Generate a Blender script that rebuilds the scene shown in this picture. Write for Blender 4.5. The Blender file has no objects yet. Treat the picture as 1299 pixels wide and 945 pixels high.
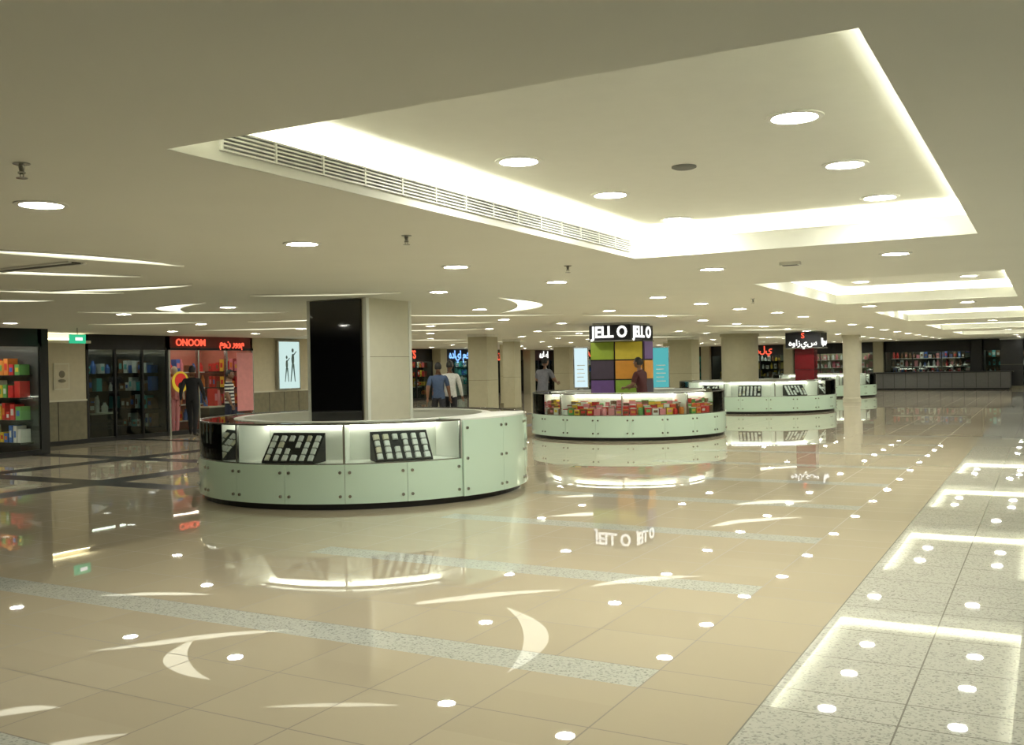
import bpy, bmesh, math, random
from mathutils import Vector, Matrix
random.seed(7)
S=bpy.context.scene
COL=S.collection
S.view_settings.view_transform='Standard'
CZ=2.52   # main ceiling height

# ------------------------------------------------------------------ materials
def nodes(name):
    m=bpy.data.materials.new(name); m.use_nodes=True
    nt=m.node_tree; return m,nt,nt.nodes['Principled BSDF']
def mat(name,col,rough=.5,metal=0,emit=None,es=0,var=.06,scale=8,coat=0,spec=.5,bump=0):
    m,nt,b=nodes(name)
    b.inputs['Roughness'].default_value=rough; b.inputs['Metallic'].default_value=metal
    b.inputs['Coat Weight'].default_value=coat
    b.inputs['Specular IOR Level'].default_value=spec
    tc=nt.nodes.new('ShaderNodeTexCoord'); n=nt.nodes.new('ShaderNodeTexNoise'); n.inputs['Scale'].default_value=scale
    nt.links.new(tc.outputs['Object'],n.inputs['Vector'])
    r=nt.nodes.new('ShaderNodeValToRGB')
    c=Vector(col)
    r.color_ramp.elements[0].color=(*(c*(1-var)),1); r.color_ramp.elements[1].color=(*[min(1,v) for v in c*(1+var)],1)
    r.color_ramp.elements[0].position=.3; r.color_ramp.elements[1].position=.7
    nt.links.new(n.outputs['Fac'],r.inputs['Fac']); nt.links.new(r.outputs['Color'],b.inputs['Base Color'])
    if emit:
        b.inputs['Emission Color'].default_value=(*emit,1); b.inputs['Emission Strength'].default_value=es
        m.cycles.emission_sampling='NONE'
    if bump:
        bn=nt.nodes.new('ShaderNodeBump'); bn.inputs['Strength'].default_value=bump
        nt.links.new(n.outputs['Fac'],bn.inputs['Height']); nt.links.new(bn.outputs[0],b.inputs['Normal'])
    return m
def emis(name,col,s,sample=True):
    m=bpy.data.materials.new(name); m.use_nodes=True; nt=m.node_tree; nt.nodes.clear()
    e=nt.nodes.new('ShaderNodeEmission'); o=nt.nodes.new('ShaderNodeOutputMaterial')
    e.inputs[0].default_value=(*col,1); e.inputs[1].default_value=s
    nt.links.new(e.outputs[0],o.inputs[0])
    if not sample: m.cycles.emission_sampling='NONE'
    return m
def glass(name,tint=(.9,.97,.93),base=.04,bl=.12):
    m=bpy.data.materials.new(name); m.use_nodes=True; nt=m.node_tree; nt.nodes.clear()
    t=nt.nodes.new('ShaderNodeBsdfTransparent'); g=nt.nodes.new('ShaderNodeBsdfGlossy'); x=nt.nodes.new('ShaderNodeMixShader')
    f=nt.nodes.new('ShaderNodeLayerWeight'); f.inputs[0].default_value=bl; o=nt.nodes.new('ShaderNodeOutputMaterial')
    mm=nt.nodes.new('ShaderNodeMath'); mm.operation='ADD'; mm.inputs[1].default_value=base; mm.use_clamp=True
    t.inputs[0].default_value=(*tint,1); g.inputs['Roughness'].default_value=.02
    nt.links.new(f.outputs['Fresnel'],mm.inputs[0]); nt.links.new(mm.outputs[0],x.inputs[0])
    nt.links.new(t.outputs[0],x.inputs[1]); nt.links.new(g.outputs[0],x.inputs[2]); nt.links.new(x.outputs[0],o.inputs[0])
    return m
def granite(name,light,dark,scale=90,rough=.018,spec=.42):
    m,nt,b=nodes(name)
    tc=nt.nodes.new('ShaderNodeTexCoord')
    v=nt.nodes.new('ShaderNodeTexVoronoi'); v.inputs['Scale'].default_value=scale
    n=nt.nodes.new('ShaderNodeTexNoise'); n.inputs['Scale'].default_value=scale*.6; n.inputs['Detail'].default_value=4
    nt.links.new(tc.outputs['Object'],v.inputs['Vector']); nt.links.new(tc.outputs['Object'],n.inputs['Vector'])
    sp=nt.nodes.new('ShaderNodeSeparateColor'); nt.links.new(v.outputs['Color'],sp.inputs[0])
    a=nt.nodes.new('ShaderNodeMath'); a.operation='MULTIPLY_ADD'; a.inputs[1].default_value=.6
    nt.links.new(sp.outputs[0],a.inputs[0])
    a2=nt.nodes.new('ShaderNodeMath'); a2.operation='MULTIPLY'; a2.inputs[1].default_value=.5
    nt.links.new(n.outputs['Fac'],a2.inputs[0]); nt.links.new(a2.outputs[0],a.inputs[2])
    r=nt.nodes.new('ShaderNodeValToRGB'); e=r.color_ramp.elements
    e[0].position=.2; e[0].color=(*dark,1); e[1].position=.48; e[1].color=(*light,1)
    nt.links.new(a.outputs[0],r.inputs[0])
    nt.links.new(r.outputs[0],b.inputs['Base Color']); b.inputs['Roughness'].default_value=rough
    b.inputs['Specular IOR Level'].default_value=spec
    return m,nt,b,r
def mth(nt,op,a,b=None,c=None):
    n=nt.nodes.new('ShaderNodeMath'); n.operation=op
    for i,v in enumerate((a,b,c)):
        if v is None: continue
        if isinstance(v,(int,float)): n.inputs[i].default_value=v
        else: nt.links.new(v,n.inputs[i])
    return n.outputs[0]
def grout_mask(nt):
    tc=nt.nodes.new('ShaderNodeTexCoord'); s=nt.nodes.new('ShaderNodeSeparateXYZ'); nt.links.new(tc.outputs['Object'],s.inputs[0])
    fx=mth(nt,'FLOORED_MODULO',mth(nt,'ADD',s.outputs[0],1.2),.6)
    fy=mth(nt,'FLOORED_MODULO',mth(nt,'FLOORED_MODULO',mth(nt,'SUBTRACT',s.outputs[1],4.8),2.1),.6)
    gx=mth(nt,'LESS_THAN',fx,.008); gy=mth(nt,'LESS_THAN',fy,.008)
    ix=mth(nt,'FLOOR',mth(nt,'DIVIDE',s.outputs[0],.6)); iy=mth(nt,'FLOOR',mth(nt,'DIVIDE',s.outputs[1],.6))
    cb=nt.nodes.new('ShaderNodeCombineXYZ'); nt.links.new(ix,cb.inputs[0]); nt.links.new(iy,cb.inputs[1])
    wn=nt.nodes.new('ShaderNodeTexWhiteNoise'); nt.links.new(cb.outputs[0],wn.inputs['Vector'])
    return mth(nt,'MAXIMUM',gx,gy),wn,tc
def mix(nt,fac,a,b):
    m=nt.nodes.new('ShaderNodeMix'); m.data_type='RGBA'
    nt.links.new(fac,m.inputs[0])
    for i,v in ((6,a),(7,b)):
        if isinstance(v,tuple): m.inputs[i].default_value=(*v,1)
        else: nt.links.new(v,m.inputs[i])
    return m.outputs[2]
# beige porcelain tile
M_tile,nt,b=nodes('beige_tile')
g,wn,tc=grout_mask(nt)
c1=mix(nt,wn.outputs['Value'],(.53,.46,.34),(.56,.49,.365))
nt.links.new(mix(nt,g,c1,(.20,.165,.12)),b.inputs['Base Color'])
b.inputs['Specular IOR Level'].default_value=.6
nt.links.new(mth(nt,'MULTIPLY_ADD',g,.4,.012),b.inputs['Roughness'])
n=nt.nodes.new('ShaderNodeTexNoise'); n.inputs['Scale'].default_value=1.3; n.inputs['Detail'].default_value=1; nt.links.new(tc.outputs['Object'],n.inputs['Vector'])
bp=nt.nodes.new('ShaderNodeBump'); bp.inputs['Strength'].default_value=.02; bp.inputs['Distance'].default_value=.03
nt.links.new(n.outputs['Fac'],bp.inputs['Height']); nt.links.new(bp.outputs[0],b.inputs['Normal'])
M_gran,nt,b,r=granite('pale_granite',(.58,.58,.52),(.30,.30,.27))
g,wn,tc=grout_mask(nt)
nt.links.new(mix(nt,g,r.outputs[0],(.26,.25,.22)),b.inputs['Base Color'])
M_strip,_,_,_=granite('grey_granite_strip',(.58,.59,.53),(.30,.31,.28))
M_dark,_,_,_=granite('black_granite_strip',(.02,.02,.02),(.006,.006,.006),rough=.3,spec=.12)
M_ceil=mat('ceiling_plaster',(.79,.785,.69),.9,var=.012,scale=1.5)
M_lip=mat('cove_plaster',(.85,.85,.77),.85,var=.01)
M_wall=mat('beige_wall',(.58,.53,.38),.7,var=.04)
M_wains=mat('brown_wainscot',(.20,.18,.11),.45,var=.12)
M_cream=mat('cream_panel',(.66,.64,.51),.5,var=.02)
M_dull=mat('olive_beige_column',(.46,.43,.29),.6,var=.03)
M_white=mat('white_laminate',(.80,.82,.76),.3,var=.01)
M_pglass=mat('backpainted_glass_mint',(.62,.80,.67),.06,var=.02,coat=.5,scale=1)
M_steel=mat('brushed_steel',(.42,.42,.40),.25,1)
M_black=mat('black_velvet',(.006,.006,.008),.7)
M_bgloss=mat('black_gloss_panel',(.004,.004,.006),.05,coat=1)
M_dkmet=mat('dark_metal',(.03,.03,.03),.35,.6)
M_silver=mat('silver_jewellery',(.92,.92,.92),.5,0,var=.01)
M_gold=mat('gold_jewellery',(.80,.74,.60),.4,.1)
M_glass=glass('clear_glass',(.93,.97,.95))
M_shopglass=glass('shop_glass',(.6,.67,.65),.07)
M_lamp=emis('lamp_glow',(1,1,.90),138)
M_cove=emis('cove_led',(1,1,.84),50)
M_slot=emis('slot_glow',(1,.98,.76),2.0)
M_led=emis('case_led',(1,.95,.80),12)
M_trim=mat('white_trim',(.8,.8,.74),.4)
M_vdark=mat('vent_shadow',(.10,.10,.09),.8)
M_vgrey=mat('vent_grey',(.20,.20,.18),.8)
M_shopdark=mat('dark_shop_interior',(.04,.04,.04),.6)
PAL={}
def pal(n,c,e=0):
    k=n
    if k not in PAL: PAL[k]=mat('goods_'+n,c,.45,emit=c if e else None,es=e)
    return PAL[k]
red=pal('red',(.65,.03,.03)); yel=pal('yellow',(.8,.55,.05)); org=pal('orange',(.75,.25,.04)); pink=pal('pink',(.75,.25,.3))
blu=pal('blue',(.05,.15,.5)); grn=pal('green',(.15,.4,.1)); whi=pal('white',(.75,.75,.7)); pur=pal('purple',(.12,.04,.18)); teal=pal('teal',(.1,.5,.5)); brn=pal('brown',(.2,.09,.04))

# ------------------------------------------------------------------ mesh builder
class MB:
    def __init__(s,T=None): s.v=[];s.f=[];s.mi=[];s.ms=[];s.T=T or (lambda p:p)
    def m(s,mt):
        if mt not in s.ms: s.ms.append(mt)
        return s.ms.index(mt)
    def add(s,vs,fs,mt):
        o=len(s.v); s.v+= [tuple(s.T(Vector(p))) for p in vs]; k=s.m(mt)
        for f in fs: s.f.append([i+o for i in f]); s.mi.append(k)
    def box(s,x0,x1,y0,y1,z0,z1,mt):
        s.add([(x,y,z) for z in(z0,z1) for y in(y0,y1) for x in(x0,x1)],[(0,2,3,1),(4,5,7,6),(0,1,5,4),(2,6,7,3),(0,4,6,2),(1,3,7,5)],mt)
    def arc(s,r0,r1,z0,z1,a0,a1,mt,c=(0,0),step=4):
        full=abs(a1-a0)>=359.9; n=max(1,int(abs(a1-a0)/step)); vs=[];fs=[]
        for i in range(n+(0 if full else 1)):
            a=math.radians(a0+(a1-a0)*i/n); ca,sa=math.cos(a),math.sin(a)
            vs+=[(c[0]+r0*ca,c[1]+r0*sa,z0),(c[0]+r1*ca,c[1]+r1*sa,z0),(c[0]+r1*ca,c[1]+r1*sa,z1),(c[0]+r0*ca,c[1]+r0*sa,z1)]
        N=n if full else n+1
        for i in range(n):
            a=i*4; b=((i+1)%N)*4
            for k in range(4): fs.append((a+k,b+k,b+(k+1)%4,a+(k+1)%4))
        if not full: fs+=[(0,1,2,3),(n*4+3,n*4+2,n*4+1,n*4)]
        s.add(vs,fs,mt)
    def tube(s,p,q,r0,r1,mt,n=10):
        p=Vector(p);q=Vector(q);d=(q-p).normalized(); a=d.orthogonal().normalized(); b=d.cross(a)
        vs=[];
        for c,r in((p,r0),(q,r1)):
            for i in range(n):
                t=2*math.pi*i/n; vs.append(c+a*math.cos(t)*r+b*math.sin(t)*r)
        fs=[(i,(i+1)%n,n+(i+1)%n,n+i) for i in range(n)]+[tuple(range(n))[::-1],tuple(range(n,2*n))]
        s.add(vs,fs,mt)
    def lathe(s,prof,mt,c=(0,0,0),n=20):
        vs=[];fs=[]
        for r,z in prof:
            for i in range(n):
                t=2*math.pi*i/n; vs.append((c[0]+r*math.cos(t),c[1]+r*math.sin(t),c[2]+z))
        for k in range(len(prof)-1):
            for i in range(n): fs.append((k*n+i,k*n+(i+1)%n,(k+1)*n+(i+1)%n,(k+1)*n+i))
        s.add(vs,fs,mt)
    def ell(s,c,r,mt,n=10,T=None):
        vs=[];fs=[]
        for k in range(n+1):
            ph=math.pi*k/n
            for i in range(2*n):
                t=math.pi*i/n; vs.append((c[0]+r[0]*math.sin(ph)*math.cos(t),c[1]+r[1]*math.sin(ph)*math.sin(t),c[2]+r[2]*math.cos(ph)))
        for k in range(n):
            for i in range(2*n): fs.append((k*2*n+i,(k+1)*2*n+i,(k+1)*2*n+(i+1)%(2*n),k*2*n+(i+1)%(2*n)))
        s.add(vs,fs,mt)
    def build(s,name,parent=None,loc=(0,0,0),smooth=False):
        me=bpy.data.meshes.new(name); me.from_pydata(s.v,[],s.f)
        for mt in s.ms: me.materials.append(mt)
        me.polygons.foreach_set('material_index',s.mi); me.update()
        if smooth:
            me.polygons.foreach_set('use_smooth',[True]*len(me.polygons))
            me.set_sharp_from_angle(angle=math.radians(35))
        ob=bpy.data.objects.new(name,me); COL.objects.link(ob); ob.location=loc
        if parent: ob.parent=parent
        return ob
def empty(name,loc=(0,0,0),rz=0):
    e=bpy.data.objects.new(name,None); e.empty_display_size=.2; COL.objects.link(e); e.location=loc; e.rotation_euler[2]=rz; return e
def text(name,body,size,loc,rot,mt,parent,ext=.01,sx=1,align='CENTER',bold=.007):
    c=bpy.data.curves.new(name,'FONT'); c.body=body; c.size=size; c.extrude=ext; c.align_x=align; c.align_y='CENTER'; c.offset=bold*size/.3; c.resolution_u=3
    c.materials.append(mt); o=bpy.data.objects.new(name,c); COL.objects.link(o); o.location=loc; o.rotation_euler=rot; o.scale[0]=sx; o.parent=parent; return o

# ------------------------------------------------------------------ floor
X0,X1,Y0,Y1=-29,7,-7,56
xs=[X0,-15.35,-14.85,-12.5,-11.95,-10.4,-5.7,-1.8,-1.2,X1]
bands=[(2.4+2.1*i,2.7+2.1*i) for i in range(-4,25)]
ys=sorted({Y0,Y1,*[v for b_ in bands for v in b_ if Y0<v<Y1],9.35,9.8,12.3,12.75,16.0,16.35,20.0,20.35})
f=MB()
for i in range(len(xs)-1):
    for j in range(len(ys)-1):
        xm=(xs[i]+xs[i+1])/2; ym=(ys[j]+ys[j+1])/2
        mt=M_tile
        if xm>-1.2: mt=M_gran
        else:
            inb=any(a<ym<b_ for a,b_ in bands)
            if inb and -5.7<xm<-1.8: mt=M_strip
            if inb and ym<5 and -11.95<xm<-1.8: mt=M_strip
            dk=(9.35<ym<9.8) or (12.3<ym<12.75) or (16<ym<16.35) or (20<ym<20.35)
            if dk and xm<(-10.4 if ym<13 else -11.9): mt=M_dark
            if (-15.35<xm<-14.85 or -12.5<xm<-11.95) and ym>6.5: mt=M_dark
        f.add([(xs[i],ys[j],0),(xs[i+1],ys[j],0),(xs[i+1],ys[j+1],0),(xs[i],ys[j+1],0)],[(0,1,2,3)],mt)
f.build('floor')

# ------------------------------------------------------------------ ceiling with recesses
REC=[(-3.18,-.45,2.85,8.07),(-3.08,-.40,11.6,16.8),(-3.0,-.42,20.2,25.6),(-3.0,-.42,29.2,34.4),(-3.0,-.42,38.,43.2)]
UZ=2.79; EX=.36
cxs=sorted({X0,X1,*[r_[0] for r_ in REC],*[r_[1] for r_ in REC]}); cys=sorted({Y0,Y1,*[r_[2] for r_ in REC],*[r_[3] for r_ in REC]})
c=MB()
for i in range(len(cxs)-1):
    for j in range(len(cys)-1):
        xm=(cxs[i]+cxs[i+1])/2; ym=(cys[j]+cys[j+1])/2
        if any(r_[0]<xm<r_[1] and r_[2]<ym<r_[3] for r_ in REC): continue
        c.add([(cxs[i],cys[j],CZ),(cxs[i],cys[j+1],CZ),(cxs[i+1],cys[j+1],CZ),(cxs[i+1],cys[j],CZ)],[(0,1,2,3)],M_ceil)
for x0,x1,y0,y1 in REC:
    t=.025; zt=2.675; zb=CZ+.002
    c.box(x0-t,x0,y0-t,y1+t,zb,zt,M_lip); c.box(x1,x1+t,y0-t,y1+t,zb,zt,M_lip)
    c.box(x0,x1,y0-t,y0,zb,zt,M_lip); c.box(x0,x1,y1,y1+t,zb,zt,M_lip)
    X_0,X_1,Y_0,Y_1=x0-EX,x1+EX,y0-EX,y1+EX
    c.add([(X_0,Y_0,UZ),(X_0,Y_1,UZ),(X_1,Y_1,UZ),(X_1,Y_0,UZ)],[(0,1,2,3)],M_lip)
    c.add([(X_0,Y_0,CZ),(X_1,Y_0,CZ),(X_1,Y_1,CZ),(X_0,Y_1,CZ),(X_0,Y_0,UZ),(X_1,Y_0,UZ),(X_1,Y_1,UZ),(X_0,Y_1,UZ)],[(0,1,5,4),(1,2,6,5),(2,3,7,6),(3,0,4,7)],M_lip)
c.build('ceiling')
for x0,x1,y0,y1 in REC:
    l=MB(); o=.19; w=.03; z0,z1=2.555,2.585
    l.box(x0-o-w,x0-o,y0-o,y1+o,z0,z1,M_cove); l.box(x1+o,x1+o+w,y0-o,y1+o,z0,z1,M_cove)
    l.box(x0-o,x1+o,y0-o-w,y0-o,z0,z1,M_cove); l.box(x0-o,x1+o,y1+o,y1+o+w,z0,z1,M_cove)
    l.build('cove_led_strip')
# linear air grille on the left upstand of the first recess
v=MB(); x=-3.18
v.box(x,x+.008,3.15,7.92,CZ+.055,CZ+.150,M_vgrey)
for k in range(6): v.box(x+.004,x+.018,3.15,7.92,CZ+.050+k*.0185,CZ+.058+k*.0185,M_trim)
yy=3.15
while yy<7.93: v.box(x+.006,x+.02,yy-.006,yy+.006,CZ+.05,CZ+.15,M_trim); yy+=.341
v.build('linear_air_grille')
v=MB()
v.box(-8.05,-7.0,5.25,5.36,CZ-.012,CZ-.001,M_vdark); v.box(-8.08,-6.97,5.22,5.25,CZ-.015,CZ-.001,M_trim); v.box(-8.08,-6.97,5.36,5.39,CZ-.015,CZ-.001,M_trim)
vo=v.build('ceiling_slot_diffuser')

# downlights
def lampmesh():
    l=MB(); n=24
    l.lathe([(.105,-.001),(.112,-.010),(.138,-.006),(.140,0)],M_trim,n=n)
    n=14
    l.add([(.106*math.cos(2*math.pi*i/n),.106*math.sin(2*math.pi*i/n),-.004) for i in range(n)],[tuple(range(n))[::-1]],M_lamp)
    return l
LM=None
def lamp(x,y,z=CZ):
    global LM
    if LM is None:
        o=lampmesh().build('recessed_downlight',loc=(x,y,z)); LM=o.data
    else:
        o=bpy.data.objects.new('recessed_downlight',LM); COL.objects.link(o); o.location=(x,y,z)
near=[(-4.75,3.4),(-4.75,5.5),(-4.75,7.6),(-4.75,9.7),(-2.9,9.4),(-1.16,9.1),(-4.75,12.9),(-4.75,14.8),(-4.7,16.8),(-4.5,18.7),(-6.5,10.0),(-10.3,10.3),(-12.6,10.4),(-8.0,13.5),(-14.3,13.6),(-16,10.8),(-2.7,17.8),(-1.16,17.8)]
for p in near: lamp(*p)
for xx in (-2.68,-1.07):
    for yy in (5.0,6.35,7.75): lamp(xx,yy-(.15 if xx>-2 else 0),UZ)
for r_ in REC[1:]:
    for xx in (-2.5,-1.0):
        for k in range(3): lamp(xx,r_[2]+1.0+k*1.55,UZ)
col_pts=[(-8.25,10.7),(-8.5,20.7),(-8.9,32),(-6.8,32.2),(-8.7,44),(-6.5,38.3),(-14.2,24.1),(-16.4,29.8),(-11.8,34.6)]
for i,xx in enumerate((-6.6,-9.4,-12.0,-14.6,-17.2)):
    for yy in [15.5+2.6*k+(i%2)*1.3 for k in range(15)]:
        if all((xx-a)**2+(yy-b_)**2>1.2 for a,b_ in col_pts): lamp(xx,yy)
for xx in (-4.5,): 
    for k in range(11): lamp(xx,20.9+2.9*k)
for xx in (-21.5,-24.5):
    for k in range(10): lamp(xx,25+3*k)
for k in range(9): lamp(-1.2,27.2+3.2*k) if not any(r_[2]-.4<27.2+3.2*k<r_[3]+.4 for r_ in REC) else None
for p in [(2.4,4),(2.4,9),(2.4,14),(-9,2),(-13,4),(2,-2)]: lamp(*p)

# crescents & slots: recessed light coves
def crescent(P,Q,b0,b1,name='crescent_light_cove'):
    P=Vector((*P,0));Q=Vector((*Q,0)); d=Q-P; nrm=Vector((-d.y,d.x,0)).normalized(); n=18; a=[];bb=[]
    for i in range(n+1):
        t=i/n; k=4*t*(1-t); base=P+d*t
        a.append(base+nrm*b0*k); bb.append(base+nrm*b1*k)
    m_=MB(); z=CZ-.003
    vs=[(p.x,p.y,z) for p in a]+[(p.x,p.y,z) for p in bb]
    fs=[(i,i+1,n+2+i,n+1+i) for i in range(n)]
    m_.add(vs,fs,M_slot)
    for arr in (a,bb):
        for i in range(n):
            p,q=arr[i],arr[i+1]
            m_.add([(p.x,p.y,z-.012),(q.x,q.y,z-.012),(q.x,q.y,CZ),(p.x,p.y,CZ)],[(0,1,2,3)],M_lip)
    m_.build(name)
crescent((-9.8,9.4),(-11.6,10.8),.56,.22)
crescent((-6.4,11.3),(-8.2,14.5),-.66,-.28)
for P,Q,b0,b1 in [((-6.85,4.2),(-6.5,6.0),-.22,.03),((-8.3,4.6),(-7.5,6.4),.22,-.03),((-9.7,6.9),(-7.85,7.35),.26,0),((-9.9,6.4),(-9.2,7.6),.22,-.03),((-11.3,7.0),(-10.7,7.8),.3,0),((-8.5,8.85),(-6.85,9.7),.16,0),
    ((-12.5,9.5),(-10.5,11.8),.3,0),((-10,13.6),(-7.7,16.0),.35,0),((-13,13.5),(-10.5,14.2),.35,0),((-15.5,12),(-13.5,13),.3,0),((-16.5,15.5),(-13.5,16.5),.4,0),((-12.5,16.5),(-9.8,17.5),.4,0),((-7.5,16.4),(-5.8,18.2),.4,0),
    ((-14.5,19),(-12,20.5),.5,0),((-17.5,20),(-15,22),.5,0),((-12,23.5),(-9.5,25),.6,0),((-7.5,23.6),(-5.6,26),.5,0),((-13.5,27),(-10.5,28.5),.7,0),((-18.5,26),(-16.9,28.5),.6,0),((-8,27.5),(-5.8,29),.6,0),((-20,31),(-17,32),.6,0),((-13,31),(-10.8,33),.7,0),((-10,36),(-7.6,39),.8,0)]:
    crescent(P,Q,b0,b1,'curved_light_slot')

# sprinklers
def sprinkler(x,y):
    s=MB(); s.lathe([(.0,0),(.036,0),(.036,-.005),(.014,-.010),(.010,-.035),(.016,-.038),(.016,-.044),(.005,-.047)],M_steel,n=14)
    s.tube((-.012,0,-.043),(-.009,0,-.062),.0025,.0025,M_steel,6); s.tube((.012,0,-.043),(.009,0,-.062),.0025,.0025,M_steel,6)
    s.lathe([(0,-.062),(.024,-.063),(.024,-.066),(0,-.067)],M_steel,n=14)
    s.build('ceiling_sprinkler',loc=(x,y,CZ),smooth=True)
for p in [(-3.9,2.7),(-3.9,5.6),(-3.9,8.2),(-3.8,14.3)]: sprinkler(*p)
s=MB(); s.lathe([(0,0),(.075,0),(.075,-.008),(.06,-.014),(.055,-.012),(0,-.016)],M_vgrey,n=24); s.build('ceiling_speaker',loc=(-1.92,5.7,UZ-.001))
s=MB(); s.box(-.09,.09,-.05,.05,-.03,0,M_trim); s.box(-.07,.07,-.035,.035,-.034,-.03,M_dkmet); s.build('emergency_light',loc=(-2.1,9.25,CZ))

# ------------------------------------------------------------------ walls
def wall(name,x0,x1,y0,y1,m1=M_wall,z1=CZ):
    w=MB(); w.box(x0,x1,y0,y1,0,z1,m1); return w.build(name)
wall('wall_right',X1,X1+.1,Y0,Y1)
wall('wall_rear',X0,X1,Y0-.1,Y0)
wall('wall_left',X0-.1,X0,Y0,Y1)
wall('wall_back',X0,X1,Y1+2.6,Y1+2.7)
wall('wall_left_return',-19.9,-19.5,23.4,23.6)
w=MB(); w.box(-22,-17.7,12.6,12.75,0,CZ,M_dkmet); w.build('wall_shop_return')
# beige panel wall with wainscot
def panelwall(name,y0,y1,x=-19.5):
    w=MB(); w.box(x-.15,x,y0,y1,0,CZ,M_wall); w.box(x,x+.02,y0,y1,.0,.98,M_wains); w.box(x,x+.035,y0,y1,.98,1.02,M_cream)
    w.box(x,x+.03,y0,y1,0,.1,M_dkmet)
    n=max(1,int((y1-y0)/.6))
    for i in range(n+1):
        yy=y0+(y1-y0)*i/n; w.box(x+.019,x+.024,yy-.008,yy+.008,.1,.98,M_dkmet)
    return w.build(name)
panelwall('wall_left_niche',12.75,15.0)
w=MB(); w.box(-19.5,-19.3,12.8,15.0,2.30,2.36,M_cream); w.box(-19.49,-19.36,12.9,14.9,2.38,2.40,emis('cornice_led',(1,.9,.6),8)); w.build('trim_niche_cornice')
panelwall('wall_left_poster',20.4,23.5)
e=empty('framed_notice',(-19.5,14.35,1.55)); w=MB(); w.box(0,.03,-.2,.2,-.3,.3,M_cream); w.box(.03,.035,-.17,.17,-.27,.27,pal('parch',(.6,.55,.4))); w.ell((.037,0,.05),(.006,.08,.08),M_wains,8); w.ell((.037,0,-.1),(.006,.1,.04),M_wains,8); w.build('frame',e)

def goods(mb,u0,u1,v0,v1,z,zh,cols,step=.16):
    u=u0
    while u<u1-.08:
        c_=random.choice(cols); h=zh*random.uniform(.45,.95); w=step*random.uniform(.5,.85)
        if random.random()<.45: mb.lathe([(0,0),(w*.45,0),(w*.48,h*.6),(w*.25,h*.8),(w*.2,h),(0,h)],c_,(u+w/2,(v0+v1)/2,z),8)
        else:
            mb.box(u,u+w,v0+.02,v1-.02,z,z+h,c_); mb.box(u+w*.15,u+w*.85,v0+.012,v0+.02,z+h*.3,z+h*.7,random.choice(cols))
        u+=step*random.uniform(.9,1.3)
def mannequin(mb,u,v,top,bot,skin):
    for s_ in (-1,1):
        mb.tube((u+.07*s_,v,.06),(u+.08*s_,v,.48),.045,.06,bot,10); mb.tube((u+.08*s_,v,.46),(u+.09*s_,v,.92),.062,.09,bot,10)
        mb.tube((u+.19*s_,v,1.40),(u+.24*s_,v-.03,1.12),.05,.04,top,8); mb.tube((u+.24*s_,v-.03,1.13),(u+.22*s_,v-.10,.88),.036,.025,skin,8)
    mb.lathe([(.0,.86),(.15,.88),(.165,.98),(.13,1.12),(.16,1.30),(.19,1.40),(.12,1.46),(.05,1.48),(.045,1.54)],top,(u,v,0),14)
    mb.ell((u,v,1.64),(.08,.095,.12),skin,8); mb.lathe([(0,0),(.2,0),(.2,.03),(0,.05)],M_steel,(u,v,0),16)
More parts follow.
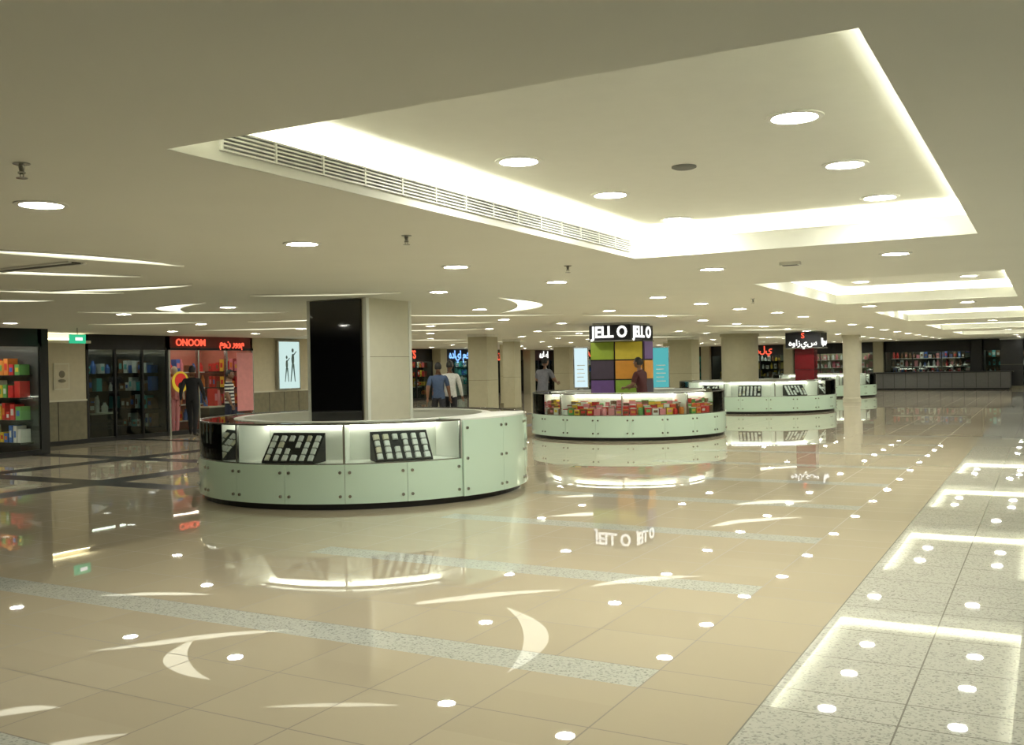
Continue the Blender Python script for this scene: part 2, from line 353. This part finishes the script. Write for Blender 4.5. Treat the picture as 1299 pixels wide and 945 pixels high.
def storefront(name,side,pos,a0,a1,cols,back,lightc=(1,.95,.85),ls=2.,sign=None,fascia=None,depth=1.9,hz=2.22,mull=1.1,glassm=None,sts=.24,manq=0,sz=None):
    if side=='L': T=lambda p:Vector((pos-p.y,p.x,p.z)); rot=(math.pi/2,0,math.pi/2)
    else: T=lambda p:Vector((p.x,pos+p.y,p.z)); rot=(math.pi/2,0,0)
    e=empty(name)
    b_=MB(T); t=.08
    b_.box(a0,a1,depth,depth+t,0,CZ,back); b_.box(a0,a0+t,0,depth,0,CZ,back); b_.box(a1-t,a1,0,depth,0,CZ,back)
    b_.box(a0,a1,0,.15,hz,CZ,fascia or M_dkmet); b_.box(a0,a1,.15,depth,hz+.1,hz+.15,M_cream); b_.box(a0,a1,-.02,.06,0,.1,M_dkmet)
    b_.build('shell',e)
    fr=MB(T); n=max(2,round((a1-a0)/mull))
    for i in range(n+1):
        u=a0+(a1-a0)*i/n; w=.05 if 0<i<n else .12; fr.box(max(a0,u-w/2),min(a1,u+w/2),-.03,.06,0,hz,M_dkmet if fascia is None else M_steel)
    fr.box(a0,a1,-.03,.06,hz-.06,hz,M_dkmet); fr.build('frame',e)
    g_=MB(T); g_.box(a0+.05,a1-.05,.0,.015,.1,hz-.05,glassm or M_shopglass); g_.build('glazing',e)
    li=MB(T); L=emis(name+'_tube',lightc,ls*3)
    li.box(a0+.3,a1-.3,.5,.6,hz+.06,hz+.09,L); li.box(a0+.3,a1-.3,1.3,1.4,hz+.06,hz+.09,L); li.build('ceiling_tubes',e)
    gd=MB(T)
    for z in (.25,.7,1.15,1.6):
        gd.box(a0+.15,a1-.15,depth-.38,depth,z-.03,z,M_white if back!=M_shopdark else M_dkmet); goods(gd,a0+.2,a1-.2,depth-.34,depth-.1,z,.38,cols,.2)
        # shelves along the far side wall
        gd.box(a1-.36,a1-.08,.2,depth-.42,z-.03,z,M_dkmet); v_=.25
        while v_<depth-.6:
            w_=random.uniform(.09,.17); h_=random.uniform(.16,.36); gd.box(a1-.32,a1-.10,v_,v_+w_,z,z+h_,random.choice(cols)); gd.box(a1-.325,a1-.32,v_+w_*.2,v_+w_*.8,z+h_*.3,z+h_*.7,random.choice(cols)); v_+=w_+random.uniform(.02,.06)
    k=a0+.4
    while k<a1-.9:
        if manq and random.random()<manq: mannequin(gd,k+.3,.55,random.choice(cols),random.choice(cols),M_cream)
        else:
            gd.box(k,k+.7,.35,.75,0,.62,M_white if random.random()<.5 else M_dkmet); gd.box(k-.03,k+.73,.32,.78,.62,.66,M_cream); goods(gd,k,k+.7,.4,.7,.66,.5,cols,.2)
        k+=1.3
    gd.build('merchandise',e)
    if sign:
        for (u,bd,mt) in sign: 
            p=T(Vector((u,-.03,(hz+CZ)/2-.02))); text('sign_lettering',bd,sts,p,rot,mt,e)
    return e
NEON_R=emis('neon_red',(1,.12,.06),1.3,False); NEON_B=emis('neon_blue',(.25,.5,1),1.5,False); NEON_W=emis('neon_white',(1,1,.95),1.4,False); NEON_G=emis('neon_green',(.15,1,.5),1.2,False)
salmon=mat('salmon_wall',(.50,.19,.14),.6); bluewall=mat('blue_wall',(.06,.14,.35),.6); redwall=mat('red_wall',(.5,.04,.03),.6)
maroon=mat('maroon_fascia',(.16,.03,.025),.5)
tealwall=mat('teal_wall',(.12,.35,.33),.6)
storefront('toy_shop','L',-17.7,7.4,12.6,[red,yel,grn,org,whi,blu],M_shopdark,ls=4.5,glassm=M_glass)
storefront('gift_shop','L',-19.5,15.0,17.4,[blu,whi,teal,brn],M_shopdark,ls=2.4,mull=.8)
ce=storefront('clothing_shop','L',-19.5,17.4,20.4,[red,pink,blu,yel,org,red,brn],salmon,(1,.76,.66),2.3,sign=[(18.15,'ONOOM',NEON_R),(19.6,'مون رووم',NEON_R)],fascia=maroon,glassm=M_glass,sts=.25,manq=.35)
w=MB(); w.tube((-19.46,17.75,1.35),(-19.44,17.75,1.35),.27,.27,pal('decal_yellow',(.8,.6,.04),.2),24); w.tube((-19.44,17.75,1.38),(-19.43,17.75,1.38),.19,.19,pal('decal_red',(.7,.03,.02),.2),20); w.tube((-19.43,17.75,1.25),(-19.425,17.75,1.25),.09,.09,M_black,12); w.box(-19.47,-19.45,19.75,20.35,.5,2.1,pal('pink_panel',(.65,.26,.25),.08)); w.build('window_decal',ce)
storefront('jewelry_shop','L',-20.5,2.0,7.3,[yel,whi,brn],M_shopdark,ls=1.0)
cl=[[grn,teal,whi],[blu,whi,red],[red,yel,org,whi],[teal,whi,blu],[brn,yel,whi],[whi,pink,blu]]
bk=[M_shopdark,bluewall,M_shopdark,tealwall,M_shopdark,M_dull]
sg=[('جوال',NEON_G),('جبل الذهب',NEON_W),('ARTS',NEON_R),('هدايا مكة',NEON_B),('سنتر دولي',NEON_R),('هدايا',NEON_W)]
y=27.; i=0
while y<54:
    storefront('distant_shop','L',-27,y,y+4.2,cl[i%6],bk[i%6],ls=4.5,sign=[(y+2.1,sg[i%6][0],sg[i%6][1])],mull=1.4,sts=.55,hz=1.95)
    w=MB(); w.box(-27.05,-26.5,y+4.2,y+4.8,0,CZ,M_dull); w.build('wall_pier'); y+=4.8; i+=1
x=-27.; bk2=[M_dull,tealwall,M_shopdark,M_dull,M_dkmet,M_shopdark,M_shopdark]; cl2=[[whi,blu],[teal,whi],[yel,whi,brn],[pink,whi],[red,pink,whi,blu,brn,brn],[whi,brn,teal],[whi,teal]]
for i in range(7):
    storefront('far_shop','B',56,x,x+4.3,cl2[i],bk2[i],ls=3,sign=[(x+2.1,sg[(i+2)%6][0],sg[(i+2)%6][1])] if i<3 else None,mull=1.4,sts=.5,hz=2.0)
    w=MB(); w.box(x+4.3,x+4.8,55.6,56.1,0,CZ,M_dull if i<4 else M_dkmet); w.build('wall_pier'); x+=4.8
# low grey counter at far right
e=empty('reception_counter'); w=MB(); w.box(-8.2,-1.6,53.0,53.7,.08,.85,mat('grey_stone',(.11,.11,.105),.3)); w.box(-8.3,-1.5,52.9,53.8,.85,.9,M_dkmet); w.box(-8.1,-1.7,53.05,53.6,0,.08,M_black)
for k in range(12): w.box(-8.0+.54*k,-7.98+.54*k,52.985,53.0,.1,.84,M_dkmet)
w.build('body',e)
# exit sign
e=empty('exit_sign',(-17.0,12.9,2.30)); w=MB(); w.box(-.02,.02,-.18,.18,-.09,.09,emis('exit_green',(.05,.6,.3),.9,False)); w.box(.02,.024,-.06,.1,-.03,.03,NEON_W); w.tube((0,0,.09),(0,0,.22),.008,.008,M_steel,6); w.build('panel',e)

# ------------------------------------------------------------------ lit posters
def lightbox(name,x,y,rz,w_,h_,z0,colr,legs=True,st=1.3,fig=None):
    e=empty(name,(x,y,0),rz); b_=MB(); b_.box(-w_/2-.04,w_/2+.04,0,.10,z0-.04,z0+h_+.04,M_steel); 
    b_.box(-w_/2,w_/2,-.008,0,z0,z0+h_,emis(name+'_face',colr,st))
    if fig:
        fg=fig
        for cx_,sc in ((-.12,.8),(.14,1.0)):
            W=w_*sc*.8
            b_.ell((cx_,-.01,z0+h_*.74*sc+.1),(W*.07,.004,W*.09),fg,8); 
            b_.ell((cx_,-.01,z0+h_*.55*sc+.1),(W*.09,.004,h_*.12*sc),fg,8); b_.tube((cx_-.02,-.011,z0+h_*.45*sc+.1),(cx_-W*.15,-.011,z0+h_*.14),W*.04,W*.02,fg,6); b_.tube((cx_+.02,-.011,z0+h_*.45*sc+.1),(cx_+W*.12,-.011,z0+h_*.14),W*.04,W*.02,fg,6)
            b_.tube((cx_,-.011,z0+h_*.62*sc+.1),(cx_+W*.22,-.011,z0+h_*.72*sc+.1),W*.03,W*.02,fg,6)
    else:
        for q in range(5): b_.box(-w_*.3,w_*(.3-.1*(q%2)),-.010,-.008,z0+h_*(.15+.1*q),z0+h_*(.17+.1*q),M_white)
    if legs: b_.box(-w_/2,w_/2,-.12,.26,0,.05,M_steel); b_.box(-.06,.06,.02,.08,.05,z0,M_steel)
    b_.build('box',e); return e
lightbox('illuminated_poster',-19.36,21.75,math.pi/2,.85,1.35,1.07,(.62,.82,.78),legs=False,st=1.0,fig=pal('sketch',(.12,.2,.2)))
lightbox('illuminated_poster_stand',-12.6,27.3,.4,.4,1.2,.9,(.7,.9,.95),st=1.0)
lightbox('illuminated_poster_stand',-11.15,30.4,.4,.5,1.3,.8,(.10,.45,.46),st=1.0)

# ------------------------------------------------------------------ columns
e=empty('square_column',(0,0,0)); w=MB()
w.box(-8.74,-7.76,10.2,11.2,0,CZ,M_cream)
for z in (.9,1.75): w.box(-8.745,-7.755,10.195,11.205,z,z+.006,M_wains)
w.box(-7.80,-7.75,10.19,10.25,0,CZ,M_white); w.box(-8.75,-8.70,10.19,10.25,0,CZ,M_white)
w.box(-7.80,-7.75,11.15,11.21,0,CZ,M_white); w.build('shaft',e)
w=MB(); w.box(-8.67,-7.83,10.16,10.2,.1,CZ-.01,M_bgloss); w.build('black_glass_panel',e)
def sqcol(x,y,s,mt=M_dull):
    w=MB(); h=s/2; c_=.04
    w.box(x-h,x+h,y-h,y+h,0,CZ,mt); w.box(x-h-.02,x+h+.02,y-h-.02,y+h+.02,0,.15,M_wains); w.box(x-h-.015,x+h+.015,y-h-.015,y+h+.015,CZ-.08,CZ,M_trim); w.box(x-h-.005,x+h+.005,y-h-.005,y+h+.005,1.2,1.21,M_wains); w.build('square_column')
sqcol(-14.2,24.1,.62); sqcol(-16.4,29.8,.45); sqcol(-11.8,34.6,.9); sqcol(-18.5,33.5,.6); sqcol(-14.0,40,.8); sqcol(-1.6,54.6,1.0,M_dkmet); sqcol(-20.2,42,.8)
def rcol(x,y,r,mt=M_cream):
    w=MB(); w.lathe([(r+.03,0),(r+.03,.15),(r,.16),(r,1.2),(r-.005,1.205),(r,1.21),(r,CZ-.1),(r+.04,CZ-.09),(r+.04,CZ)],mt,n=40); w.build('round_column',loc=(x,y,0),smooth=True)
rcol(-9.0,32.1,.60,M_dull); rcol(-6.5,38.3,.30); rcol(-8.4,50,.4)

# ------------------------------------------------------------------ kiosks
def kiosk(name,cx,cy,R,bounds,full,content,a_ref=-52.5,seg=18.5):
    e=empty(name,(cx,cy,0)); Ri=R-.55
    w=MB(); w.arc(Ri,R-.07,0,.07,0,360,M_dkmet); w.arc(Ri+.02,R-.045,.07,.50,0,360,M_white); w.build('plinth',e)
    w=MB(); b_=MB(); a=bounds[0]
    angs=[a+seg*k for k in range(int(360/seg)+1)]
    na=len(angs)-1
    angs=[a+360*k/na for k in range(na+1)]
    for k in range(na):
        a0,a1=angs[k]+.06,angs[k+1]-.06; isf=any(((angs[k]+angs[k+1])/2-f0)%360<(f1-f0) for f0,f1 in full)
        zt=.97 if isf else .52; r0=R-.03 if not isf else R-.0
        w.arc(r0,r0+.03,.075,zt,a0,a1,M_pglass,step=3)
        for aa in (a0+1.4,a1-1.4):
            for z in ((.16,.43) if not isf else (.16,.52,.88)):
                t=math.radians(aa); d=Vector((math.cos(t),math.sin(t),0)); p=d*(r0+.028)+Vector((0,0,z)); b_.tube(p,p+d*.018,.019,.017,M_steel,12)
    w.build('curved_glass_panels',e,smooth=True); b_.build('standoff_bolts',e)
    w=MB(); g_=MB(); fr=MB(); ld=MB()
    w.arc(Ri,Ri+.03,.5,.955,0,360,M_white); w.arc(Ri,R-.03,.50,.525,0,360,M_white); w.arc(Ri-.02,Ri+.10,.955,.985,0,360,M_white)
    for f0,f1 in full: w.arc(Ri+.1,R-.01,.5,.985,f0,f1,M_white)
    w.build('case_body',e,smooth=True)
    runs=[]
    for k in range(len(full)):
        s_=full[k][1]; en=full[(k+1)%len(full)][0]; 
        while en<=s_: en+=360
        runs.append((s_,en))
    for s_,en in runs:
        g_.arc(R-.04,R-.035,.525,.965,s_,en,M_glass); g_.arc(Ri+.10,R-.03,.972,.976,s_,en,M_glass)
        fr.arc(R-.045,R-.025,.965,.985,s_,en,M_steel); fr.arc(R-.045,R-.025,.52,.53,s_,en,M_steel)
        ld.arc(Ri+.035,Ri+.075,.925,.95,s_+1,en-1,M_led,step=9)
        ncase=max(1,round((en-s_)/37)); 
        for k in range(ncase+1):
            a=s_+(en-s_)*k/ncase; t=math.radians(a); T=lambda p,t=t:Vector((p.x*math.cos(t)-p.y*math.sin(t),p.x*math.sin(t)+p.y*math.cos(t),p.z))
            q=MB(T); q.box(R-.05,R-.02,-.012,.012,.52,.98,M_steel); fr.add(q.v,q.f,M_steel)
            q=MB(T); q.box(Ri+.03,R-.05,-.005,.005,.53,.96,M_white); w2=q
            fr.add(q.v,q.f,M_white)
    g_.build('glass',e,smooth=True); fr.build('frames',e); ld.build('led_strip',e)
    it=MB()
    for s_,en in runs:
        ncase=max(1,round((en-s_)/37))
        for k in range(ncase):
            am=s_+(en-s_)*(k+.5)/ncase
            content(it,am,(en-s_)/ncase,Ri,R)
    it.build('display_stock',e)
    return e
def jewel(it,am,span,Ri,R):
    t=math.radians(am); T=lambda p:Vector((p.x*math.cos(t)-p.y*math.sin(t),p.x*math.sin(t)+p.y*math.cos(t),p.z))
    xo,xi=R-.10,R-.38; za,zb=.545,.86; hw=.34
    q=[(xo,-hw,.53),(xo,hw,.53),(xo,hw,za),(xo,-hw,za),(xi,-hw,.53),(xi,hw,.53),(xi,hw,zb),(xi,-hw,zb)]
    it.add([T(Vector(p)) for p in q],[(0,1,2,3),(3,2,6,7),(4,7,6,5),(0,3,7,4),(1,5,6,2),(0,4,5,1)],M_black)
    sl=Vector((xi-xo,0,zb-za)); L=sl.length; d=sl.normalized(); n=Vector((d.z,0,-d.x)); 
    if n.z<0: n=-n
    for r_ in range(4):
        for c_ in range(6):
            if random.random()<.1: continue
            u=.12+.22*r_; y=-hw+.06+(2*hw-.12)*c_/5; base=Vector((xo,0,za))+d*L*u+Vector((0,y,0)); mt=M_silver if random.random()<.9 else M_gold
            a=.046; hh=.040*random.uniform(.7,1)
            vs=[]
            for dn in (.002,.022):
                for (sy,sd) in ((-1,-1),(1,-1),(1,1),(-1,1)): vs.append(T(base+n*dn+Vector((0,sy*hh*(1 if dn<.01 else .7),0))+d*sd*a*.8))
            it.add(vs,[(4,5,6,7),(0,1,5,4),(1,2,6,5),(2,3,7,6),(3,0,4,7)],mt)
def candy(it,am,span,Ri,R):
    cols=[red,org,pink,yel,red,pink,whi,brn,brn,grn,whi]
    n=9
    for k in range(n):
        for row in range(3):
            a=am+span*(-.45+.9*k/(n-1)); t=math.radians(a); T=lambda p:Vector((p.x*math.cos(t)-p.y*math.sin(t),p.x*math.sin(t)+p.y*math.cos(t),p.z))
            r0=R-.14-.13*row; z=.53; h=random.uniform(.1,.16)+.07*row; c_=random.choice(cols); q=MB(T)
            if random.random()<.15: q.lathe([(0,0),(.05,0),(.055,h*.7),(.04,h*.8),(.045,h*.85),(.045,h),(0,h)],c_,(r0,0,z),10)
            else:
                q.box(r0-.04,r0+.045,-.065,.065,z,z+h,c_)
                l_=MB(T); l_.box(r0+.045,r0+.047,-.045,.045,z+h*.35,z+h*.75,whi); it.add(l_.v,l_.f,random.choice(cols))
                l_=MB(T); l_.box(r0-.045,r0+.05,-.07,.07,z+h,z+h+.012,whi); it.add(l_.v,l_.f,random.choice(cols))
            it.add(q.v,q.f,c_)
kiosk('jewelry_display_kiosk',-8.08,10.55,2.15,[-21],[(-21,34)],jewel)
k2=kiosk('candy_kiosk',-8.42,20.75,2.2,[-10],[(80,100)],candy)
kiosk('jewelry_display_kiosk',-8.4,31.8,2.5,[-10],[(80,120)],jewel)
kiosk('jewelry_display_kiosk',-8.7,44.3,2.2,[-10],[(80,120)],jewel)
# candy kiosk column with coloured panels and sign
e=empty('colored_panel_column'); w=MB()
w.box(-9.18,-7.90,20.42,21.0,0,2.12,M_dkmet)
lime=pal('lime',(.28,.38,.03),.03); yl=pal('panel_yellow',(.66,.53,.05),.03); og=pal('panel_orange',(.62,.27,.03),.03); dp=pal('panel_plum',(.05,.035,.06)); pu=pal('panel_purple',(.12,.06,.21),.03); lg=pal('panel_green',(.22,.36,.04),.03)
rows=[(1.70,2.09),(1.26,1.67),(.84,1.23),(.4,.81),(.02,.37)]
for (z0,z1),(a,b_,c_) in zip(rows,[(lime,yl,pu),(dp,og,og),(pu,lg,dp),(lime,pu,yl),(og,dp,lime)]):
    w.box(-9.16,-8.60,20.395,20.42,z0,z1,a); w.box(-8.56,-7.92,20.395,20.42,z0,z1,b_); w.box(-7.90,-7.875,20.45,20.97,z0,z1,c_)
w.build('panels',e)
w=MB(); w.box(-9.06,-8.07,20.1,21.5,2.12,CZ-.05,M_black); w.box(-9.08,-8.05,20.08,21.52,2.10,2.13,M_steel); w.box(-9.0,-8.12,20.15,21.45,CZ-.05,CZ,M_steel); w.build('sign_box',e)
text('sign_lettering','JELL O',.35,(-8.565,20.09,2.30),(math.pi/2,0,0),NEON_W,e,sx=.86,bold=.009)
text('sign_lettering_side','JELL O',.35,(-8.06,20.8,2.30),(math.pi/2,0,math.pi/2),NEON_W,e,sx=1.1,bold=.009)
# red sign column
e=empty('red_sign_column'); w=MB(); dr=mat('dark_red_lacquer',(.16,.008,.012),.2)
w.box(-7.15,-6.55,31.9,32.4,0,2.05,dr); w.box(-7.16,-6.54,31.89,32.41,1.3,1.31,M_dkmet); w.box(-7.4,-6.3,31.7,32.7,2.0,CZ-.03,M_black); w.box(-7.42,-6.28,31.68,32.72,1.98,2.01,M_steel); w.build('shaft',e)
text('sign_lettering','هوازيس',.26,(-6.85,31.69,2.15),(math.pi/2,0,0),NEON_W,e); text('sign_logo','S',.24,(-6.85,31.69,2.38),(math.pi/2,0,0),NEON_R,e)
text('sign_lettering_side','المورس',.24,(-6.29,32.2,2.2),(math.pi/2,0,math.pi/2),NEON_W,e)

# ------------------------------------------------------------------ people
SK=mat('skin',(.22,.11,.065),.5,var=.05); HAIR=mat('black_hair',(.01,.009,.008),.6); SHOE=mat('black_shoe',(.012,.012,.012),.3); EYE=mat('eye_white',(.6,.6,.58),.2); LIP=mat('lips',(.25,.08,.07),.5)
def cloth(n,c): return mat(n,c,.85,var=.12,scale=25,bump=.15)
def skinmesh(name,verts,edges,radii,roots,lv=2):
    me=bpy.data.meshes.new(name); me.from_pydata(verts,edges,[]); ob=bpy.data.objects.new(name,me); COL.objects.link(ob)
    bm=ob.modifiers.new('s','SKIN'); bm.use_smooth_shade=True; bm.branch_smoothing=.6
    sv=me.skin_vertices[0].data
    for i,r in enumerate(radii):
        sv[i].radius=r if isinstance(r,tuple) else (r,r); sv[i].use_root=(i in roots)
    ss=ob.modifiers.new('ss','SUBSURF'); ss.levels=lv; ss.render_levels=lv
    dg=bpy.context.evaluated_depsgraph_get(); dg.update()
    nm=bpy.data.meshes.new_from_object(ob.evaluated_get(dg)); bpy.data.objects.remove(ob); return nm
def segd(p,a,b):
    ab=b-a; t=max(0,min(1,(p-a).dot(ab)/ab.dot(ab))); return (p-a-ab*t).length
def person(x,y,face,shirt,pants,H=1.72,name='pedestrian',lean=0,step=.12,arms=None,longsl=False,headturn=0):
    """front is local -Y; face = world angle (deg) of facing direction"""
    e=empty(name,(x,y,0),math.radians(face+90)); k=H/1.74; e.scale=(k,k,k)
    ln=lambda z:-lean*max(0,z-.95)
    J=dict(pel=(0,0,.96),sp=(0,ln(1.13),1.13),ch=(0,ln(1.32),1.32),nb=(0,ln(1.46)+.01,1.46),nt=(0,ln(1.54)-.01,1.545))
    for s_,sg_ in (('L',1),('R',-1)):
        st=step*sg_
        J['sh'+s_]=(.175*sg_,ln(1.42)+.01,1.415); 
        if arms and arms.get(s_): J['el'+s_],J['wr'+s_]=arms[s_]
        else: J['el'+s_]=(.235*sg_,ln(1.13)+.03+st*.5,1.14); J['wr'+s_]=(.25*sg_,ln(.9)-.05+st*.9,.90)
        J['hp'+s_]=(.095*sg_,0,.90); J['kn'+s_]=(.10*sg_,-st*.6-.03,.50); J['an'+s_]=(.10*sg_,-st+.02*(1),.10); J['he'+s_]=(.10*sg_,-st+.05,.045); J['to'+s_]=(.12*sg_,-st-.16,.035)
    names=list(J); ix={n:i for i,n in enumerate(names)}
    R_=dict(pel=(.165,.12),sp=(.155,.11),ch=(.175,.115),nb=(.075,.07),nt=(.055,.055),shL=(.07,.07),elL=(.052,.052),wrL=(.032,.028),hpL=(.10,.10),knL=(.068,.068),anL=(.05,.05),heL=(.04,.04),toL=(.042,.03))
    ed=[('pel','sp'),('sp','ch'),('ch','nb'),('nb','nt')]
    for s_ in 'LR': ed+=[('ch','sh'+s_),('sh'+s_,'el'+s_),('el'+s_,'wr'+s_),('pel','hp'+s_),('hp'+s_,'kn'+s_),('kn'+s_,'an'+s_),('an'+s_,'he'+s_),('an'+s_,'to'+s_)]
    rad=[R_[n] if n in R_ else R_[n[:-1]+'L'] for n in names]
    nm=skinmesh('body',[J[n] for n in names],[(ix[a],ix[b]) for a,b in ed],rad,{0})
    ob=bpy.data.objects.new('body',nm); COL.objects.link(ob); ob.parent=e
    nm.materials.clear()
    for m_ in (shirt,pants,SK,SHOE): nm.materials.append(m_)
    V={n:Vector(J[n]) for n in names}
    for p in nm.polygons:
        c_=p.center; best=min(ed,key=lambda s_:segd(c_,V[s_[0]],V[s_[1]])); a,b_=best
        mi=0
        if b_.startswith('kn') or b_.startswith('hp'): mi=1 if c_.z<.90 else 0
        elif b_.startswith('an'): mi=1 if c_.z>.11 else 3
        elif b_[:2] in('he','to'): mi=3
        elif b_.startswith('wr'): mi=0 if longsl else 2
        elif b_.startswith('el') and not longsl:
            mi=2 if (c_-V[b_]).length<.08 else 0
        elif b_=='nt': mi=2
        elif a=='pel' and c_.z<.88: mi=1
        p.material_index=mi; p.use_smooth=True
    # hands
    for s_,sg_ in (('L',1),('R',-1)):
        w0=V['wr'+s_]; d=(w0-V['el'+s_]).normalized(); side=Vector((0,-1,0)); side=(side-d*side.dot(d)).normalized(); nrm=d.cross(side)*sg_
        vs=[w0-d*.02,w0+d*.03,w0+d*.085]; eds=[(0,1),(1,2)]; ra=[(.026,.02),(.036,.018),(.036,.015)]; roots={0}
        for fi,(o,l) in enumerate(((.030,.068),(.010,.076),(-.010,.070),(-.029,.055))):
            b0=len(vs); q=w0+d*.075+side*o
            vs+=[q,q+d*l*.45,q+d*l*.75-nrm*.012,q+d*l*.95-nrm*.028]; eds+=[(b0,b0+1),(b0+1,b0+2),(b0+2,b0+3)]; ra+=[.009,.0088,.008,.007]; roots.add(b0)
        b0=len(vs); q=w0+d*.03+side*.025; vs+=[q,q+d*.03+side*.025,q+d*.055+side*.032-nrm*.008]; eds+=[(b0,b0+1),(b0+1,b0+2)]; ra+=[.012,.010,.008]; roots.add(b0)
        hm=skinmesh('hand',[tuple(v_) for v_ in vs],eds,ra,roots,1); hm.materials.clear(); hm.materials.append(SK)
        for p in hm.polygons: p.use_smooth=True
        ho=bpy.data.objects.new('hand_'+s_,hm); COL.objects.link(ho); ho.parent=e
    # head
    h=MB(); cz=1.635; cy=ln(1.6)-.02
    hv=[];n=16
    vs=[];fs=[]
    for k_ in range(n+1):
        ph=math.pi*k_/n
        for i in range(2*n):
            t=math.pi*i/n; X=math.sin(ph)*math.cos(t); Yv=math.sin(ph)*math.sin(t); Z=math.cos(ph)
            sx=.076*(1-.18*max(0,-Z)); px_,py_,pz=X*sx,Yv*.096,Z*.115
            if Yv<-.6 and abs(X)<.22 and -.35<Z<.12: py_-=.022*(1-abs(X)/.22)*(1-(Z+.12)**2*10 if abs(Z+.12)<.3 else .1)
            if Yv<-.5 and .15<abs(X)<.5 and -.02<Z<.2: py_+=.008
            if Yv<-.4 and Z<-.7: py_-=.012
            vs.append((px_,py_,pz))
    for k_ in range(n):
        for i in range(2*n): fs.append((k_*2*n+i,(k_+1)*2*n+i,(k_+1)*2*n+(i+1)%(2*n),k_*2*n+(i+1)%(2*n)))
    h.add(vs,fs,SK)
    for sx in(-1,1):
        h.ell((.076*sx,.005,-.005),(.010,.020,.032),SK,6); h.ell((.028*sx,-.084,.008),(.011,.008,.008),EYE,6); h.ell((.028*sx,-.091,.008),(.005,.004,.005),HAIR,6); h.ell((.028*sx,-.089,.027),(.016,.006,.004),HAIR,6)
    h.ell((0,-.086,-.055),(.024,.008,.008),LIP,6)
    # hair cap
    vs=[];fs=[];m_=9
    for k_ in range(m_+1):
        for i in range(24):
            t=2*math.pi*i/24; lim=math.radians(62 if math.sin(t)<-.3 else (100 if math.sin(t)<.25 else 118)); ph=lim*k_/m_
            vs.append((.082*math.sin(ph)*math.cos(t),.006+.102*math.sin(ph)*math.sin(t),.008+.118*math.cos(ph)))
    for k_ in range(m_):
        for i in range(24): fs.append((k_*24+i,(k_+1)*24+i,(k_+1)*24+(i+1)%24,k_*24+(i+1)%24))
    h.add(vs,fs,HAIR)
    ho=h.build('head',e,loc=(0,cy,cz),smooth=True); ho.rotation_euler[2]=math.radians(headturn)
    return e
stripe,nt,b=nodes('striped_shirt'); tc=nt.nodes.new('ShaderNodeTexCoord'); sp=nt.nodes.new('ShaderNodeSeparateXYZ'); nt.links.new(tc.outputs['Object'],sp.inputs[0])
fac=mth(nt,'LESS_THAN',mth(nt,'FLOORED_MODULO',sp.outputs[2],.085),.042); nt.links.new(mix(nt,fac,(.02,.02,.03),(.6,.6,.55)),b.inputs['Base Color']); b.inputs['Roughness'].default_value=.85
blk=cloth('black_clothes',(.012,.012,.014)); dkp=cloth('charcoal_trousers',(.02,.02,.025)); navy=cloth('navy_shirt',(.05,.08,.15)); wsh=cloth('white_shirt',(.66,.66,.62)); gsh=cloth('grey_shirt',(.16,.16,.18)); rsh=cloth('maroon_shirt',(.07,.015,.015)); jean=cloth('dark_jeans',(.02,.025,.05))
person(-18.5,17.25,120,blk,blk,1.74,step=.18,longsl=True)
person(-16.4,16.4,25,stripe,jean,1.62,step=.1)
person(-12.35,18.9,115,navy,dkp,1.70,step=.14)
person(-12.35,19.4,110,wsh,dkp,1.74,step=.16,longsl=True)
person(-11.4,22.3,80,gsh,dkp,1.80,lean=.2,arms={'R':((-.27,-.16,1.18),(-.2,-.36,1.12)),'L':((.27,-.14,1.18),(.18,-.34,1.15))})
person(-7.66,19.75,170,rsh,dkp,1.72,name='shopkeeper',lean=.15,step=.05,arms={'R':((-.25,-.10,1.15),(-.18,-.33,1.10)),'L':((.25,-.10,1.15),(.16,-.33,1.10))})

# ------------------------------------------------------------------ camera
F=1237.
U=Vector((-.0188,1,.00687)).normalized(); Yc=Vector((680.5,21.3,-F)); Yc=(Yc-U*Yc.dot(U)).normalized(); Xc=Yc.cross(U)
cam=bpy.data.cameras.new('camera'); cam.sensor_width=36; cam.lens=F/1299*36; cam.clip_end=200
co=bpy.data.objects.new('camera',cam); COL.objects.link(co)
M=Matrix((Xc,Yc,U)).to_4x4(); M.translation=Vector((0,0,1.6)); co.matrix_world=M
S.camera=co
wd=bpy.data.worlds.new('world'); S.world=wd; wd.use_nodes=True; wd.node_tree.nodes['Background'].inputs[0].default_value=(.5,.5,.4,1); wd.node_tree.nodes['Background'].inputs[1].default_value=.05
